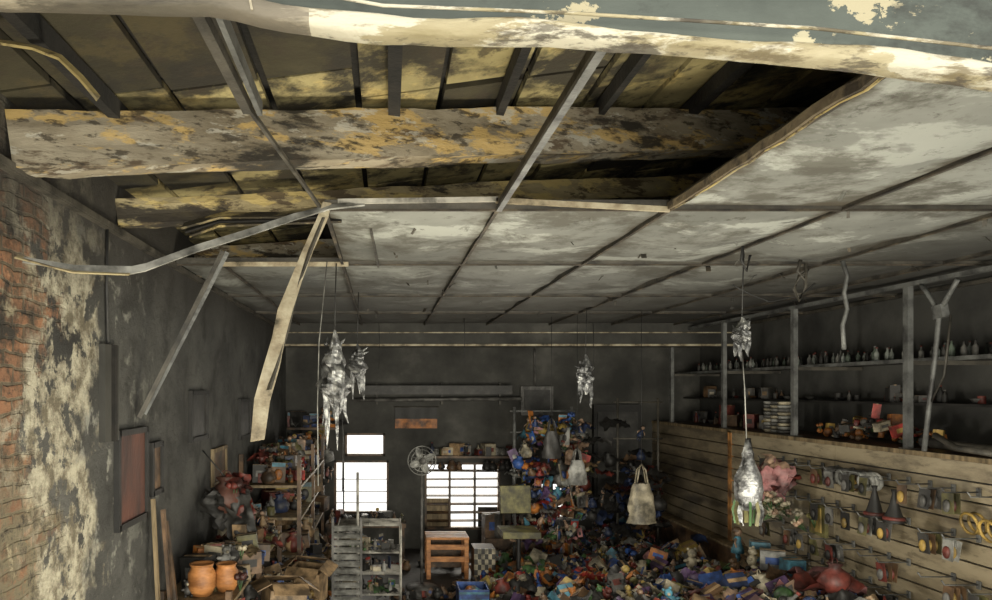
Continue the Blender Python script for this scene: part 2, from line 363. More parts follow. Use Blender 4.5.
# shopfront fascia
b = MB()
low = [(-1.45,2.87),(-.9,2.85),(-.638,2.832),(-.27,2.822),(-.15,2.795),(0,2.776),(.12,2.775),(.295,2.772),(.528,2.757),(.778,2.732),(1.015,2.70),(1.5,2.64),(2.2,2.6),(4.5,2.58)]
Y0 = 1.2
for (xa, za), (xb, zb) in zip(low, low[1:]):
    for y in (Y0, Y0+.03):
        b.add([(xa,y,za+.02), (xb,y,zb+.02), (xb,y,dz(xb)+.06), (xa,y,dz(xa)+.06)], [(0,1,2,3)], 'fascia')
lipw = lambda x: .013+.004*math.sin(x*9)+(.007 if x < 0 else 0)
def lowz(x):
    for (xa, za), (xb, zb) in zip(low, low[1:]):
        if xa <= x <= xb: return za+(zb-za)*(x-xa)/(xb-xa)
    return low[-1][1]
def mklip(xa, xb, key, n):
    def lip(u, v):
        x = xa+u*(xb-xa); z = lowz(x)+.004*noise.noise(V((x*12, 0, 0))); w = lipw(x)+.003*noise.noise(V((x*20, 5, 0)))
        a = v*2*math.pi
        return (x, Y0-.01+.024*math.copysign(abs(math.cos(a))**.5, math.cos(a)), z+w+w*math.copysign(abs(math.sin(a))**.5, math.sin(a)))
    b.grid(lip, n, 16, key)
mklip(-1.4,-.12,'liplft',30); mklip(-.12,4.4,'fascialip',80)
b.tube([(-.2,1.165,2.858),(.0,1.165,2.822),(.3,1.165,2.81),(.7,1.165,2.785),(1.1,1.165,2.74)], .003, 'fascialip', 5)
b.obj('shopfront_fascia')
b = MB(); b.ribbon([(-.215,1.168,2.86),(-.215,1.165,2.83),(-.212,1.165,2.815)], (.002,0,0), .003, 'cream'); b.obj('hanging_twine')

# bent hanging trims
b = MB(); b.ribbon([(-1.30,2.6,2.67),(-1.15,2.68,2.655),(-.98,2.8,2.665),(-.93,2.82,2.68),(-.75,2.9,2.77),(-.554,3.0,2.858),(-.38,3.08,2.94),(-.232,3.15,3.0),(-.08,3.2,3.03)], [(0,.004,.010)]*2+[(0,.006,.016)]*5+[(0,.01,.012)]*2, .008, 'lgrey')
b.ribbon([(-1.32,2.59,2.68),(-1.15,2.68,2.64),(-.98,2.79,2.65)], (0,.012,.006), .006, 'timber'); b.obj('bent_ceiling_trim')
b = MB(); b.ribbon([(-.245,3.15,3.02),(-.262,3.13,2.95),(-.323,3.1,2.803),(-.37,3.05,2.66),(-.408,3.0,2.533),(-.43,2.97,2.42),(-.455,2.93,2.29),(-.487,2.9,2.16),(-.497,2.85,2.0)], [(.018,.01,0),(.022,.01,0),(.022,.01,0),(.026,.01,.004),(.03,.01,0),(.027,.01,.006),(.032,.01,0),(.030,.01,-.005),(.026,.01,.004)], .006, 'gridlight')
b.ribbon([(-.262,3.13,2.95),(-.36,3.06,2.66),(-.40,3.0,2.45),(-.46,2.9,2.2)], (.004,.004,0), .02, 'grid'); b.obj('hanging_trim_strip')
b = MB(); b.beam((-.89,4.0,2.97), (-1.32,3.9,2.05), .024, .024, 'grid'); b.beam((-.87,4.02,2.97), (-1.30,3.92,2.07), .006, .026, 'greymetal'); b.obj('fallen_grid_bar')
b = MB(); b.beam((-.06,3.6,3.0), (-.03,4.6,2.99), .012, .018, 'grid'); b.obj('loose_grid_bar')

# ------------------------------------------------------------------ hanging melted decorations
def foil_hanging(name, x, y, ztop, z0, z1, w, strands=3, extra=None):
    b = MB(); h = z0-z1
    b.tube([(x+.01,y,ztop), (x+.004,y,(ztop+z0)/2), (x,y,z0)], .004, 'cable', 5)
    def f(u, v):
        a = v*2*math.pi; t = u
        prof = t*1.9 if t < .35 else (.67+.9*(t-.35) if t < .62 else max(.05, .91-(t-.62)*2.3))
        n = 1+.55*noise.noise(V((math.cos(a)*1.6, math.sin(a)*1.6, t*6+x*5)))+.35*noise.noise(V((math.cos(a)*5, math.sin(a)*5, t*14)))
        r = w*prof*n+.006
        return (x+r*math.cos(a)+.01*math.sin(t*9), y+r*math.sin(a), z0-h*t*.72)
    b.grid(f, 26, 20, 'foil', False)
    for k in range(strands+6):
        a = R.uniform(0, 6.28); p = (x+w*.7*math.cos(a), y+w*.7*math.sin(a)); l = R.uniform(.2,.45)*h
        zz = z0-h*R.uniform(.45,.6)
        b.ribbon([(p[0],p[1],zz), (p[0]+R.uniform(-.01,.01),p[1],zz-l*.5), (p[0]+R.uniform(-.02,.02),p[1],max(z1,zz-l))], [(R.uniform(.01,.018),.004,0),(.01,.003,0),(.002,.001,0)], .003, 'foil')
    for k in range(5):
        a = R.uniform(0, 6.28); z = z0-h*R.uniform(.1,.5)
        b.lathe((x+w*.6*math.cos(a), y+w*.6*math.sin(a), z), [(.016,0),(.01,.02),(.001,.06)], 'foil', 6, rr(1.2), .2)
    if extra: extra(b)
    b.obj(name)
def wires(b): b.tube([(-.35,4.5,3.0),(-.40,4.5,2.5),(-.41,4.5,2.1),(-.405,4.5,1.6)], .0035, 'lgrey', 4); b.tube([(-.27,4.6,2.2),(-.255,4.6,1.9),(-.26,4.6,1.55)], .003, 'cable', 4)
foil_hanging('melted_hanging_lantern', -.305, 4.55, 3.0, 2.58, 1.80, .095, 5, wires)
foil_hanging('melted_hanging_lantern', -.21, 5.9, 3.0, 2.58, 2.12, .075)
foil_hanging('melted_hanging_lantern', 1.97, 7.0, 3.0, 2.55, 2.0, .085)
def low_lantern(b):
    b.tube([(2.07,4.15,2.42),(2.09,4.16,2.2),(2.10,4.16,1.92)], .003, 'lgrey', 5)
    b.lathe((2.12,4.18,1.5), [(.02,0),(.06,.04),(.085,.12),(.075,.2),(.05,.25),(.03,.3),(.035,.33),(.022,.36),(.015,.42)], 'foil', 14, None, .12)
    for k in range(10):
        a = k*.63; b.ribbon([(2.12+.06*math.cos(a),4.18+.06*math.sin(a),1.56),(2.12+.075*math.cos(a),4.18+.075*math.sin(a),1.5),(2.12+.06*math.cos(a),4.18+.06*math.sin(a),1.42)], (.012*math.sin(a)+.003,.012*math.cos(a),0), .003, ('foil','green','olive')[k%3])
foil_hanging('melted_hanging_lantern', 2.07, 4.15, 3.0, 2.62, 2.36, .05, 1, low_lantern)
def cable(name, pts, r=.006, key='cable'):
    b = MB(); b.tube(pts, r, key, 6); b.obj(name)
cable('hanging_cable', [(2.57,4.43,3.0),(2.55,4.43,2.93),(2.59,4.43,2.88),(2.62,4.43,2.94),(2.56,4.43,2.9),(2.53,4.43,2.82),(2.56,4.43,2.75),(2.6,4.43,2.83),(2.6,4.43,2.98)], .010, 'grid')
cable('hanging_cable', [(2.84,4.45,3.0),(2.87,4.45,2.9),(2.85,4.45,2.8),(2.87,4.45,2.7),(2.84,4.45,2.6),(2.85,4.45,2.45)], .013, 'greymetal')
cable('hanging_cable', [(2.0,4.0,3.0),(1.99,4.0,2.92),(2.02,4.0,2.86),(2.04,4.0,2.95)], .008)
cable('hanging_cable', [(3.2,5.3,3.0),(3.1,5.35,2.9),(2.9,5.4,2.86),(2.75,5.4,2.92),(2.6,5.4,3.0)], .006)
for (x, y, z) in ((.9,8.0,2.55),(2.45,8.4,2.3),(-.05,8.6,2.45)):
    cable('hanging_cable', [(x,y,3.0),(x+.01,y,(z+3)/2),(x,y,z)], .004)

# ------------------------------------------------------------------ right side
b = MB(); b.span((XS+.035,3.0,0), (XR,YB,1.74), 'soot'); b.span((XS+.035,3.0,1.74), (XR,YB,1.775), 'brown'); b.obj('wall_ledge')
b = MB(); b.span((XS+.015,3.0,.58), (XS+.033,YB,1.74), 'groove')
n = 9; sh = (1.74-.58)/n
for k in range(n):
    z = .58+k*sh
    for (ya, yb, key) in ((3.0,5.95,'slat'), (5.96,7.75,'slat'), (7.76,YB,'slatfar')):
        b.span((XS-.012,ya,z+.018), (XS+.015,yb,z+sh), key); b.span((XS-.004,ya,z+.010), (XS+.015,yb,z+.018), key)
b.span((XS-.02,7.72,.58), (XS+.012,7.79,1.76), 'orange_trim')
b.span((XS-.02,3,1.742), (XS+.033,YB,1.775), 'tanwood')
b.obj('slatwall_display')
b = MB(); b.span((XS-.12,3.2,0), (XS+.03,9.85,.55), 'brown'); b.span((XS-.14,3.2,.55), (XS+.03,9.85,.575), 'tanwood'); b.obj('slatwall_base_cabinet', .004)
for Y in (3.75,5.17,6.6,7.96,9.4):
    b = MB(); b.span((XS+.0,Y-.025,1.777), (XS+.04,Y+.025,2.94), 'greymetal'); b.span((XS-.01,Y-.05,1.777), (XS+.07,Y+.05,1.785), 'grid')
    b.obj('steel_shelf_post')
b = MB(); b.span((XS+.0,3.0,2.94), (XS+.045,YB,2.97), 'greymetal'); b.obj('steel_shelf_rail')
b = MB(); b.span((XS+.3,3.2,2.415), (XR,YB,2.44), 'dgrey'); b.span((XS+.29,3.2,2.41), (XS+.3,YB,2.44), 'greymetal')
for Y in (3.75,5.17,6.6,7.96,9.4): b.beam((XS+.05,Y,2.395), (XR-.01,Y,2.395), .025, .03, 'grid')
b.obj('wall_shelf')
b = MB(); b.span((XS+.42,3.2,2.08), (XR,YB,2.10), 'black'); b.obj('wall_shelf')
b = MB()
b.tube([(3.72,4.95,1.78),(3.74,4.93,2.1),(3.76,4.9,2.45),(3.77,4.88,2.72),(3.76,4.98,2.88),(3.75,5.02,2.93)], .016, 'greymetal', 8)
b.tube([(3.77,4.88,2.72),(3.76,4.78,2.84),(3.75,4.70,2.92)], .016, 'greymetal', 8)
b.box((3.77,4.87,2.73), (.05,.09,.09), 'greymetal', rr(.2)); b.tube([(3.74,4.93,2.1),(3.76,4.82,2.3),(3.77,4.78,2.7)], .008, 'grid', 6)
b.obj('steel_shelf_bracket')
b = MB(); b.tube([(3.85,5.05,1.83),(3.82,4.7,1.82),(3.8,4.2,1.82),(3.8,3.85,1.82)], .035, 'grid', 10); b.tube([(3.68,4.8,1.9),(3.66,4.6,1.83),(3.64,4.3,1.82)], .02, 'grid', 8); b.obj('scorched_pipe')

# ------------------------------------------------------------------ clutter item kinds
def it_box(b, p, s, k, rot):
    w, d, h = s*R.uniform(.6,1.1), s*R.uniform(.4,.9), s*R.uniform(.4,1.2)
    b.box(p, (w,d,h), k, rot)
    o = V(p); k2 = R.choice(('cream','grey','yellow','dred','blue','card','black'))
    b.box(o, (w*.6,d*1.03,h*.35), k2, rot)
    b.box(o+rot@V((0,0,h*.5)), (w*1.03,d*.25,h*.04), 'card', rot)
def it_ball(b, p, s, k, rot): b.ell(p, s*.3, k, rot, 0, 12, 8)
def it_doll(b, p, s, k, rot):
    p = V(p); q = lambda x,y,z: p+rot@V((x*s,y*s,z*s))
    b.lathe(p, [(.22*s,-.35*s),(.2*s,-.2*s),(.1*s,.05*s),(.12*s,.15*s),(.05*s,.2*s)], k, 8, rot)
    b.ell(q(0,0,.34), s*.14, 'skin', rot); b.ell(q(0,.03,.38), (s*.16,s*.15,s*.14), R.choice(('brown','yellow','black','black')), rot)
    for t in (-1,1):
        b.tube([q(t*.11,0,.13), q(t*.24,-.03,0), q(t*.28,-.1,-.12)], [s*.04,s*.035,s*.03], 'skin', 5)
        b.tube([q(t*.07,0,-.3), q(t*.09,-.02,-.62)], [s*.05,s*.035], R.choice(('skin',k)), 5)
def it_plush(b, p, s, k, rot):
    p = V(p); q = lambda x,y,z: p+rot@V((x*s,y*s,z*s))
    b.ell(p, (s*.24,s*.18,s*.28), k, rot, .08); b.ell(q(0,-.03,.38), s*.18, k, rot, .06); b.ell(q(0,-.18,.35), s*.07, 'cream', rot)
    for t in (-1,1):
        b.ell(q(t*.14,0,.54), s*.065, k, rot); b.ell(q(t*.26,-.08,.08), (s*.13,s*.07,s*.07), k, rot); b.ell(q(t*.16,-.18,-.25), (s*.08,s*.16,s*.08), k, rot)
def it_bag(b, p, s, k, rot):
    p = V(p); b.lathe(p, [(.05*s,-.4*s),(.3*s,-.36*s),(.38*s,-.1*s),(.3*s,.15*s),(.12*s,.28*s),(.2*s,.4*s)], k, 10, rot, .22)
    b.torus(p+rot@V((0,0,.42*s)), .12*s, .015*s, k, rot@Euler((1.57,0,0)).to_matrix(), 10, 4)
def it_cloth(b, p, s, k, rot):
    p = V(p); sd = R.uniform(0,99)
    def f(u, v):
        x, y = (u-.5)*s*1.4+.1*s*noise.noise(V((v*4,sd,0))), (v-.5)*s*1.1+.15*s*noise.noise(V((u*4,sd,5)))
        z = s*(.34*noise.noise(V((u*2.5+sd,v*2.5,0)))+.24*noise.noise(V((u*7,v*7+sd,0)))-.3*((u-.5)**2+(v-.5)**2))
        return p+rot@V((x,y,z))
    b.grid(f, 9, 9, k)
def it_bottle(b, p, s, k, rot):
    b.lathe(p, [(.13*s,-.4*s),(.15*s,-.36*s),(.15*s,.05*s),(.05*s,.2*s),(.05*s,.34*s)], k, 9, rot)
    b.lathe(V(p)+rot@V((0,0,.34*s)), [(.065*s,0),(.065*s,.08*s)], R.choice(('dred','grey','black')), 8, rot)
def it_tin(b, p, s, k, rot):
    b.lathe(p, [(.2*s,-.22*s),(.215*s,-.21*s),(.2*s,-.19*s),(.2*s,.19*s),(.215*s,.21*s),(.2*s,.22*s)], k, 12, rot)
def it_bowl(b, p, s, k, rot):
    b.lathe(p, [(.12*s,-.12*s),(.2*s,-.1*s),(.34*s,.1*s),(.36*s,.12*s),(.32*s,.11*s),(.15*s,-.06*s)], k, 12, rot)
def it_flower(b, p, s, k, rot):
    p = V(p)
    for j in range(5):
        a = j*1.256; q = p+rot@V((math.cos(a)*s*.14, math.sin(a)*s*.14, s*.2)); b.ell(q, s*.11, k, rot, .25, 6, 5)
        b.tube([p-rot@V((0,0,s*.3)), q], s*.015, 'green', 4)
def it_car(b, p, s, k, rot):
    p = V(p); b.box(p, (s*.75,s*.36,s*.18), k, rot); b.box(p+rot@V((-.03*s,0,.15*s)), (s*.4,s*.32,s*.15), 'dgrey', rot)
    for x in (-.24,.24):
        for y in (-.18,.18): b.torus(p+rot@V((x*s,y*s,-.1*s)), s*.07, s*.035, 'black', rot@Euler((1.57,0,0)).to_matrix(), 10, 5)
def it_blister(b, p, s, k, rot):
    p = V(p); b.box(p, (s*.7,s*.02,s), k, rot); b.box(p+rot@V((0,-s*.012,s*.38)), (s*.66,s*.01,s*.2), R.choice(('cream','yellow','red','cyan')), rot)
    b.ell(p+rot@V((0,-.05*s,-.1*s)), (s*.22,s*.1,s*.28), R.choice(('lgrey','orange','blue','dgrey')), rot)
TOYS = [it_box,it_box,it_blister,it_blister,it_ball,it_doll,it_doll,it_plush,it_bag,it_cloth,it_cloth,it_cloth,it_bottle,it_tin,it_flower,it_car]
PAL = ['blue','dblue','dblue','cyan','red','dred','dred','dred','orange','yellow','pink','cream','cream','lgrey','green','olive','purple','brown','brown','grey','dgrey','dgrey','black','black','grey','skin','card','blue','lgrey']
DARK = ['dgrey','black','brown','dblue','dred','grey','card','olive','black','lgrey','cream','brown']
def put(b, kind, x, y, z, s, k, rot):
    n0 = len(b.v); kind(b, (x,y,z), s, k, rot)
    mz = min(v[2] for v in b.v[n0:]); d = z-mz+.001
    for i in range(n0, len(b.v)): v = b.v[i]; b.v[i] = (v[0], v[1], v[2]+d)
upr = lambda a=.0: Euler((R.uniform(-a,a),R.uniform(-a,a),R.uniform(-.7,.7))).to_matrix()

# ---- toy heap over the right half of the floor (incl. half-buried display rails)
def H(x, y):
    e = min(1, max(0, (x-1.0-.12*math.sin(y*3))/.45))
    return e*max(.03, .10+.14*(x-1.3)+.20*noise.noise(V((x*1.3, y*1.1, 2)))+(.30 if y < 6 else .30*max(0, 7-y)))
b = MB()
b.grid(lambda u, v: (1.0+u*2.5, 4.3+v*5.3, max(.003, H(1.0+u*2.5, 4.3+v*5.3)-.03)), 26, 40, 'dgrey')
for i in range(1900):
    x = R.uniform(1.12, 3.4); y = R.uniform(4.4, 9.5); s = R.uniform(.06,.18)
    if R.random() < .08: s *= 1.6
    k = R.choice(PAL)
    if x < 2.3 and y > 6 and R.random() < .35: k = R.choice(('blue','red','orange','dblue','cream','orange'))
    R.choice(TOYS)(b, (x, y, H(x, y)+s*R.uniform(.0,.35)), s, k, rr(.9, 3.1))
for (x, y) in ((1.55,8.5),(2.25,8.6)): b.tube([(x,y,.02),(x,y,2.0)], .018, 'greymetal', 8)
for z in (.8,1.25,1.7,1.95): b.tube([(1.5,8.5,z),(2.3,8.6,z)], .012, 'greymetal', 6)
for i in range(250):
    z = R.uniform(.45, 1.9); x = R.uniform(1.5 if z < 1.5 else 1.7, 2.35); s = R.uniform(.09,.2)
    R.choice([it_doll,it_bag,it_cloth,it_cloth,it_flower,it_blister,it_blister])(b, (x, 8.4+R.uniform(-.16,.1), z), s, R.choice(PAL+['red','dred','brown','orange','dgrey','skin','pink']), rr(.4,3.1))
for (x, y) in ((2.9,8.9),(3.4,8.9)): b.tube([(x,y,.02),(x,y,2.1)], .015, 'grid', 8)
for z in (1.2,1.6,2.05): b.tube([(2.85,8.9,z),(3.45,8.9,z)], .012, 'grid', 6)
for i in range(70):
    R.choice([it_bag,it_cloth,it_cloth,it_cloth,it_doll])(b, (R.uniform(2.4,3.4), 8.8+R.uniform(-.12,.12), R.triangular(.4,1.9,.7)), R.uniform(.14,.26), R.choice(['dgrey','black','brown','dgrey','dblue','dblue','black','dred']), rr(.4,3.1))
b.span((1.3,9.2,.0), (2.6,9.5,.3), 'brown')
for i in range(30): put(b, R.choice([it_box,it_tin,it_bag,it_plush,it_bottle]), R.uniform(1.35,2.5),9.35,.3, R.uniform(.12,.3), R.choice(['dgrey','brown','black','dred','grey']), Euler((0,0,R.uniform(0,3))).to_matrix())
for (x,y,kd,s,k) in ((3.3,6.7,it_doll,.28,'cyan'),(3.35,6.4,it_box,.18,'cyan'),(3.3,6.1,it_box,.2,'lgrey'),(3.3,5.8,it_box,.2,'cyan'),(3.2,6.25,it_plush,.2,'cream'),(3.3,5.3,it_cloth,.3,'pink'),(3.2,5.1,it_bag,.26,'dred'),(3.0,7.0,it_plush,.24,'cream'),(3.2,5.2,it_cloth,.3,'dred'),(3.3,5.5,it_cloth,.26,'pink')): put(b, kd, x,y,H(x,y)+.10,s,k,upr())
b.obj('pile_of_toys_and_bags')
def tote(x, y, z, w, h, k):
    b = MB()
    def f(u, v):
        a = u*2*math.pi; wz = w*(.55+.45*math.sin(min(1,(1-v)*1.5)*1.57))*(1+.25*noise.noise(V((math.cos(a)*2,math.sin(a)*2,v*4+x))))
        return (x+wz*.5*math.cos(a), y+wz*.22*math.sin(a)*(1+.25*math.sin(a*3+v*4)), z+v*h)
    b.grid(f, 20, 12, k); b.grid(lambda u, v: (x+(v*.8)*w*.5*math.cos(u*6.283), y+v*.8*w*.2*math.sin(u*6.283), z+.004), 20, 2, k)
    for t in (-1,1): b.tube([(x-.1*w*2,y+.03*t,z+h),(x-.12*w,y+.03*t,z+h*1.35),(x,y,z+h*1.5),(x+.12*w,y+.03*t,z+h*1.35),(x+.2*w,y+.03*t,z+h)], .008, k, 5)
    b.tube([(x,y,z+h*1.5),(x,y,3.0)], .003, 'cable', 4); b.obj('hanging_tote_bag')
tote(2.62,7.3,.85,.28,.40,'cream'); tote(2.05,7.6,1.2,.2,.26,'lgrey'); tote(1.85,7.9,1.45,.2,.3,'dgrey')
b = MB(); c = V((.88,7.1,.14)); w, d, h = .28,.3,.26
for sx in (-1,1): b.box(c+V((sx*w/2,0,0)), (.012,d,h), 'blue')
for sy in (-1,1): b.box(c+V((0,sy*d/2,0)), (w,.012,h), 'blue')
b.box(c-V((0,0,h/2-.01)), (w,d,.015), 'blue')
for z in (-.05,.03,.1): b.box(c+V((0,-d/2-.008,z)), (w*1.04,.012,.02), 'cyan')
for i in range(6): it_ball(b, c+V((R.uniform(-.08,.08),R.uniform(-.08,.08),.07)), .16, R.choice(PAL), rr())
b.obj('plastic_crate')

# ------------------------------------------------------------------ slatwall merchandise (one stocked set of hooks)
b = MB()
XF = XS-.022
for z in (1.56,1.27,.98,.75):
    for Y in [3.9+.2*k for k in range(15)]:
        if R.random() < .12: continue
        b.tube([(XF-.006,Y,z),(XS-.24,Y,z),(XS-.26,Y,z+.03)], .005, 'greymetal', 5); b.box((XF-.005,Y,z), (.009,.03,.05), 'greymetal')
        if R.random() < .65:
            for j in range(R.randint(1,3)):
                x = XS-.22+.04*j; k = R.choice(['dgrey','grey','brown','black','olive','dred','lgrey','brown'])
                b.box((x,Y,z-.07), (.004,.09,.13), k, rr(.12)); b.ell((x-.01,Y,z-.085), (.015,.028,.04), R.choice(['grey','black','dred','gold']), None)
for (Y, z) in ((4.42,1.38),(4.28,1.36)):
    for j in range(2): b.torus((XS-.1-.05*j,Y,z), .065, .009, 'gold', Euler((0,1.35,0)).to_matrix(), 18, 6)
for j, Y in enumerate((5.35,5.48,5.62,5.76)):
    for t in (0,.03,.06): b.torus((XS-.16+t,Y,1.52), .055, .018, ('lgrey','grey')[j%2], Euler((0,1.5,.3)).to_matrix(), 16, 6)
b.tube([(XS-.2,5.3,1.58),(XS-.2,5.85,1.58)], .006, 'greymetal', 5)
for j in range(2):
    Y = 5.0+.2*j
    b.lathe((XS-.2,Y,1.28), [(.07,0),(.06,.02),(.03,.12),(.012,.2),(.02,.23)], 'black', 10, None, .08); b.lathe((XS-.2,Y,1.3), [(.072,0),(.066,.02)], 'dred', 10)
for i in range(16): it_cloth(b, (3.5+R.uniform(-.06,.06), 6.5+R.uniform(-.25,.25), 1.38+R.uniform(-.12,.18)), R.uniform(.14,.22), R.choice(('pink','pink','cream','dred','skin')), rr(1.3,3))
for i in range(18): it_flower(b, (3.45+R.uniform(-.06,.06), 6.3+R.uniform(-.35,.15), 1.15+R.uniform(-.1,.1)), R.uniform(.14,.2), R.choice(('cream','skin','olive','cream')), rr(.8,3))
b.box((3.6,5.95,1.13), (.03,.2,.26), 'olive', rr(.1)); b.box((3.58,5.95,1.13), (.01,.15,.2), 'yellow', rr(.1)); it_flower(b, (3.56,5.95,1.12), .2, 'olive', rr(.3))
b.obj('hanging_merchandise')

# goods on upper shelves
b = MB()
for i in range(130):
    if R.random() < .15: continue
    put(b, it_bottle, XS+.36+R.uniform(0,.14), 4.2+i*.041, 2.441, .13*R.uniform(.8,1.2), R.choice(('glassy','lgrey','bottle','grey','glassy','dgrey')), I3)
b.obj('row_of_small_bottles')
b = MB()
for i in range(60):
    put(b, R.choice((it_box,it_tin,it_bowl,it_bottle)), XS+.54, R.uniform(4.2,9.6), 2.10, R.uniform(.10,.17), R.choice(('dgrey','grey','brown','black','grey','dred')), Euler((0,0,R.uniform(0,3))).to_matrix())
b.obj('goods_on_middle_shelf')
b = MB()
for j in range(3):
    for i in range(9): b.lathe((3.93, 7.05+.13*j, 1.777+.035*i), [(.05,0),(.062,.02),(.058,.028)], ('grey','lgrey','cream')[(i+j)%3], 12)
for i in range(120):
    Y = R.uniform(5.25,6.5); s = R.uniform(.07,.13); h = R.uniform(0,.2)*max(0,1-abs(Y-5.95)/.7)
    put(b, R.choice((it_car,it_ball,it_box,it_flower,it_tin)), 3.98+R.uniform(-.08,.2), Y, 1.777+h, s, R.choice(('orange','red','brown','orange','cream','brown','grey','gold','dgrey','orange')), rr(.3,3))
for i in range(60):
    Y = R.choice((R.uniform(7.5,9.7), R.uniform(3.9,5.0), R.uniform(8,9.7)))
    put(b, R.choice((it_box,it_bottle,it_tin,it_bowl)), 4.15+R.uniform(-.08,.1), Y, 1.777, R.uniform(.1,.2), R.choice(('dgrey','brown','grey','black','olive','dred','grey')), Euler((0,0,R.uniform(0,3))).to_matrix())
b.obj('burnt_goods_on_ledge')

# ------------------------------------------------------------------ left side
def frame(name, y0, y1, z0, z1, fk, pk):
    b = MB(); t = .016
    for z in (z0, z1): b.span((XL+.002,y0,z-t), (XL+.03,y1,z+t), fk)
    for y in (y0, y1): b.span((XL+.002,y-t,z0-t), (XL+.03,y+t,z1+t), fk)
    b.span((XL+.002,y0,z0), (XL+.015,y1,z1), pk); b.obj(name)
frame('wall_notice_board', 3.62, 4.05, 1.5, 1.98, 'black', 'board_red')
frame('burnt_picture_frame', 4.15, 4.33, 1.6, 1.88, 'black', 'brown')
frame('burnt_picture_frame', 5.0, 5.45, 1.85, 2.18, 'black', 'dgrey')
frame('burnt_picture_frame', 5.65, 6.1, 1.45, 1.72, 'tanwood', 'brown')
frame('burnt_picture_frame', 6.7, 7.2, 1.75, 2.1, 'black', 'dgrey')
b = MB(); b.span((XL+.001,3.42,1.95), (XL+.03,3.6,2.42), 'soot'); b.span((XL+.001,3.5,1.95), (XL+.05,3.53,2.42), 'char')
b.tube([(XL+.01,3.5,2.98),(XL+.015,3.48,2.7),(XL+.012,3.5,2.42)], .008, 'cable', 5); b.obj('wall_electrical_box')
def unit(b, y0, y1, x1, levels, top):
    for y in (y0, (y0+y1)/2, y1):
        for x in (XL+.03, x1): b.span((x-.018,y-.018,0), (x+.018,y+.018,top), 'brown')
    for z in levels: b.span((XL+.005,y0,z-.012), (x1+.02,y1,z+.012), 'tanwood')
def goods(b, y0, y1, x1, z, n, s0, s1, kinds, pal):
    for i in range(n): put(b, R.choice(kinds), R.uniform(XL+.14, x1), R.uniform(y0, y1), z, R.uniform(s0, s1), R.choice(pal), upr(.12))
KK = [it_box,it_box,it_blister,it_tin,it_bottle,it_bowl,it_bag,it_flower,it_plush,it_doll,it_cloth]
def carton(b, c, w, d, h, rot):
    c = V(c)
    for sx in (-1,1): b.box(c+rot@V((sx*w/2,0,0)), (.008,d,h), 'card', rot); b.box(c+rot@V((sx*(w/2+.05),0,h/2+.02)), (.11,d,.006), 'card', rot@Euler((0,sx*.5,0)).to_matrix())
    for sy in (-1,1): b.box(c+rot@V((0,sy*d/2,0)), (w,.008,h), 'card', rot); b.box(c+rot@V((0,sy*(d/2+.05),h/2+.02)), (w,.11,.006), 'card', rot@Euler((-sy*.5,0,0)).to_matrix())
    b.box(c-rot@V((0,0,h/2)), (w,d,.008), 'card', rot)
b = MB()
unit(b, 4.3, 6.4, -.92, (.25,.6,.92), 1.0); unit(b, 6.7, 9.3, -.78, (.3,.65,1.0,1.3), 1.6)
for z in (.262,.612): goods(b, 4.4, 6.3, -.95, z, 34, .14,.24, KK, DARK)
goods(b, 4.4, 6.3, -.9, .932, 90, .08,.2, KK, DARK+['card','card','cream','tanwood','orange','skin','dred'])
goods(b, 4.6, 6.3, -.95, 1.05, 90, .07,.18, KK, DARK+['card','card','cream','tanwood','brown','skin','orange'])
for z in (.312,.662,1.012): goods(b, 6.8, 9.2, -.8, z, 40, .12,.25, KK, DARK+['card','card','dblue'])
goods(b, 6.8, 9.2, -.8, 1.312, 130, .10,.22, KK+[it_flower,it_bag,it_doll], DARK+['dred','cream','skin','dblue','orange','brown','brown','red'])
goods(b, 6.9, 9.2, -.9, 1.48, 90, .08,.2, KK, DARK+['brown','skin','pink','red','orange'])
carton(b, (-.72,5.2,.66), .26,.24,.24, Euler((0,.1,.4)).to_matrix()); carton(b, (-.66,6.3,.5), .28,.28,.3, Euler((.1,.05,-.2)).to_matrix())
def HL(x, y): return max(.02, .75-.85*(x+1.1)+.1*noise.noise(V((x*2,y*2,5)))) if y < 6.6 else max(.02,.55-.6*(x+1.1))
b.grid(lambda u, v: (XL+.05+u*.8, 4.0+v*5.0, HL(XL+.05+u*.8, 4.0+v*5.0)-.04), 12, 34, 'dgrey')
for i in range(700):
    x = R.uniform(-.95,-.58); y = R.uniform(4.5,8.9); s = R.uniform(.07,.17)
    R.choice([it_box,it_blister,it_cloth,it_cloth,it_bag,it_tin,it_bottle,it_plush,it_bowl,it_flower])(b, (x,y,HL(x,y)+s*.2), s, R.choice(DARK+['card','cream','dblue','blue','gold','skin','card','orange']), rr(.7,3))
b.beam((-1.2,4.0,.02), (-1.31,4.1,1.58), .03, .018, 'tanwood', (1,0,0)); b.beam((-1.14,4.12,.02), (-1.29,4.22,1.5), .04, .018, 'brown', (1,0,0)); b.beam((-1.1,4.22,.02), (-1.29,4.28,1.42), .03, .02, 'brown', (1,0,0))
for (x, y, s) in ((-1.12,4.45,.17),(-.99,4.55,.15)):
    b.lathe((x,y,.935), [(s*.35,0),(s*.5,s*.3),(s*.5,s*.8),(s*.38,s),(s*.45,s*1.15),(s*.38,s*1.12),(s*.3,s*.9)], 'wood', 14)
it_bag(b, (-1.17,5.35,1.42), .34, 'board_red', I3); it_flower(b, (-1.1,5.3,1.45), .25, 'dred', I3); b.tube([(-1.17,5.35,1.55),(-1.34,5.35,1.75)], .006, 'cable', 5)
for i in range(14): it_cloth(b, (-1.12+R.uniform(-.1,.1), 5.35+R.uniform(-.15,.15), 1.4+R.uniform(-.15,.12)), R.uniform(.12,.2), R.choice(('brown','dred','dgrey','black')), rr(1.3,3))
b.obj('stocked_shelving_with_fallen_goods')

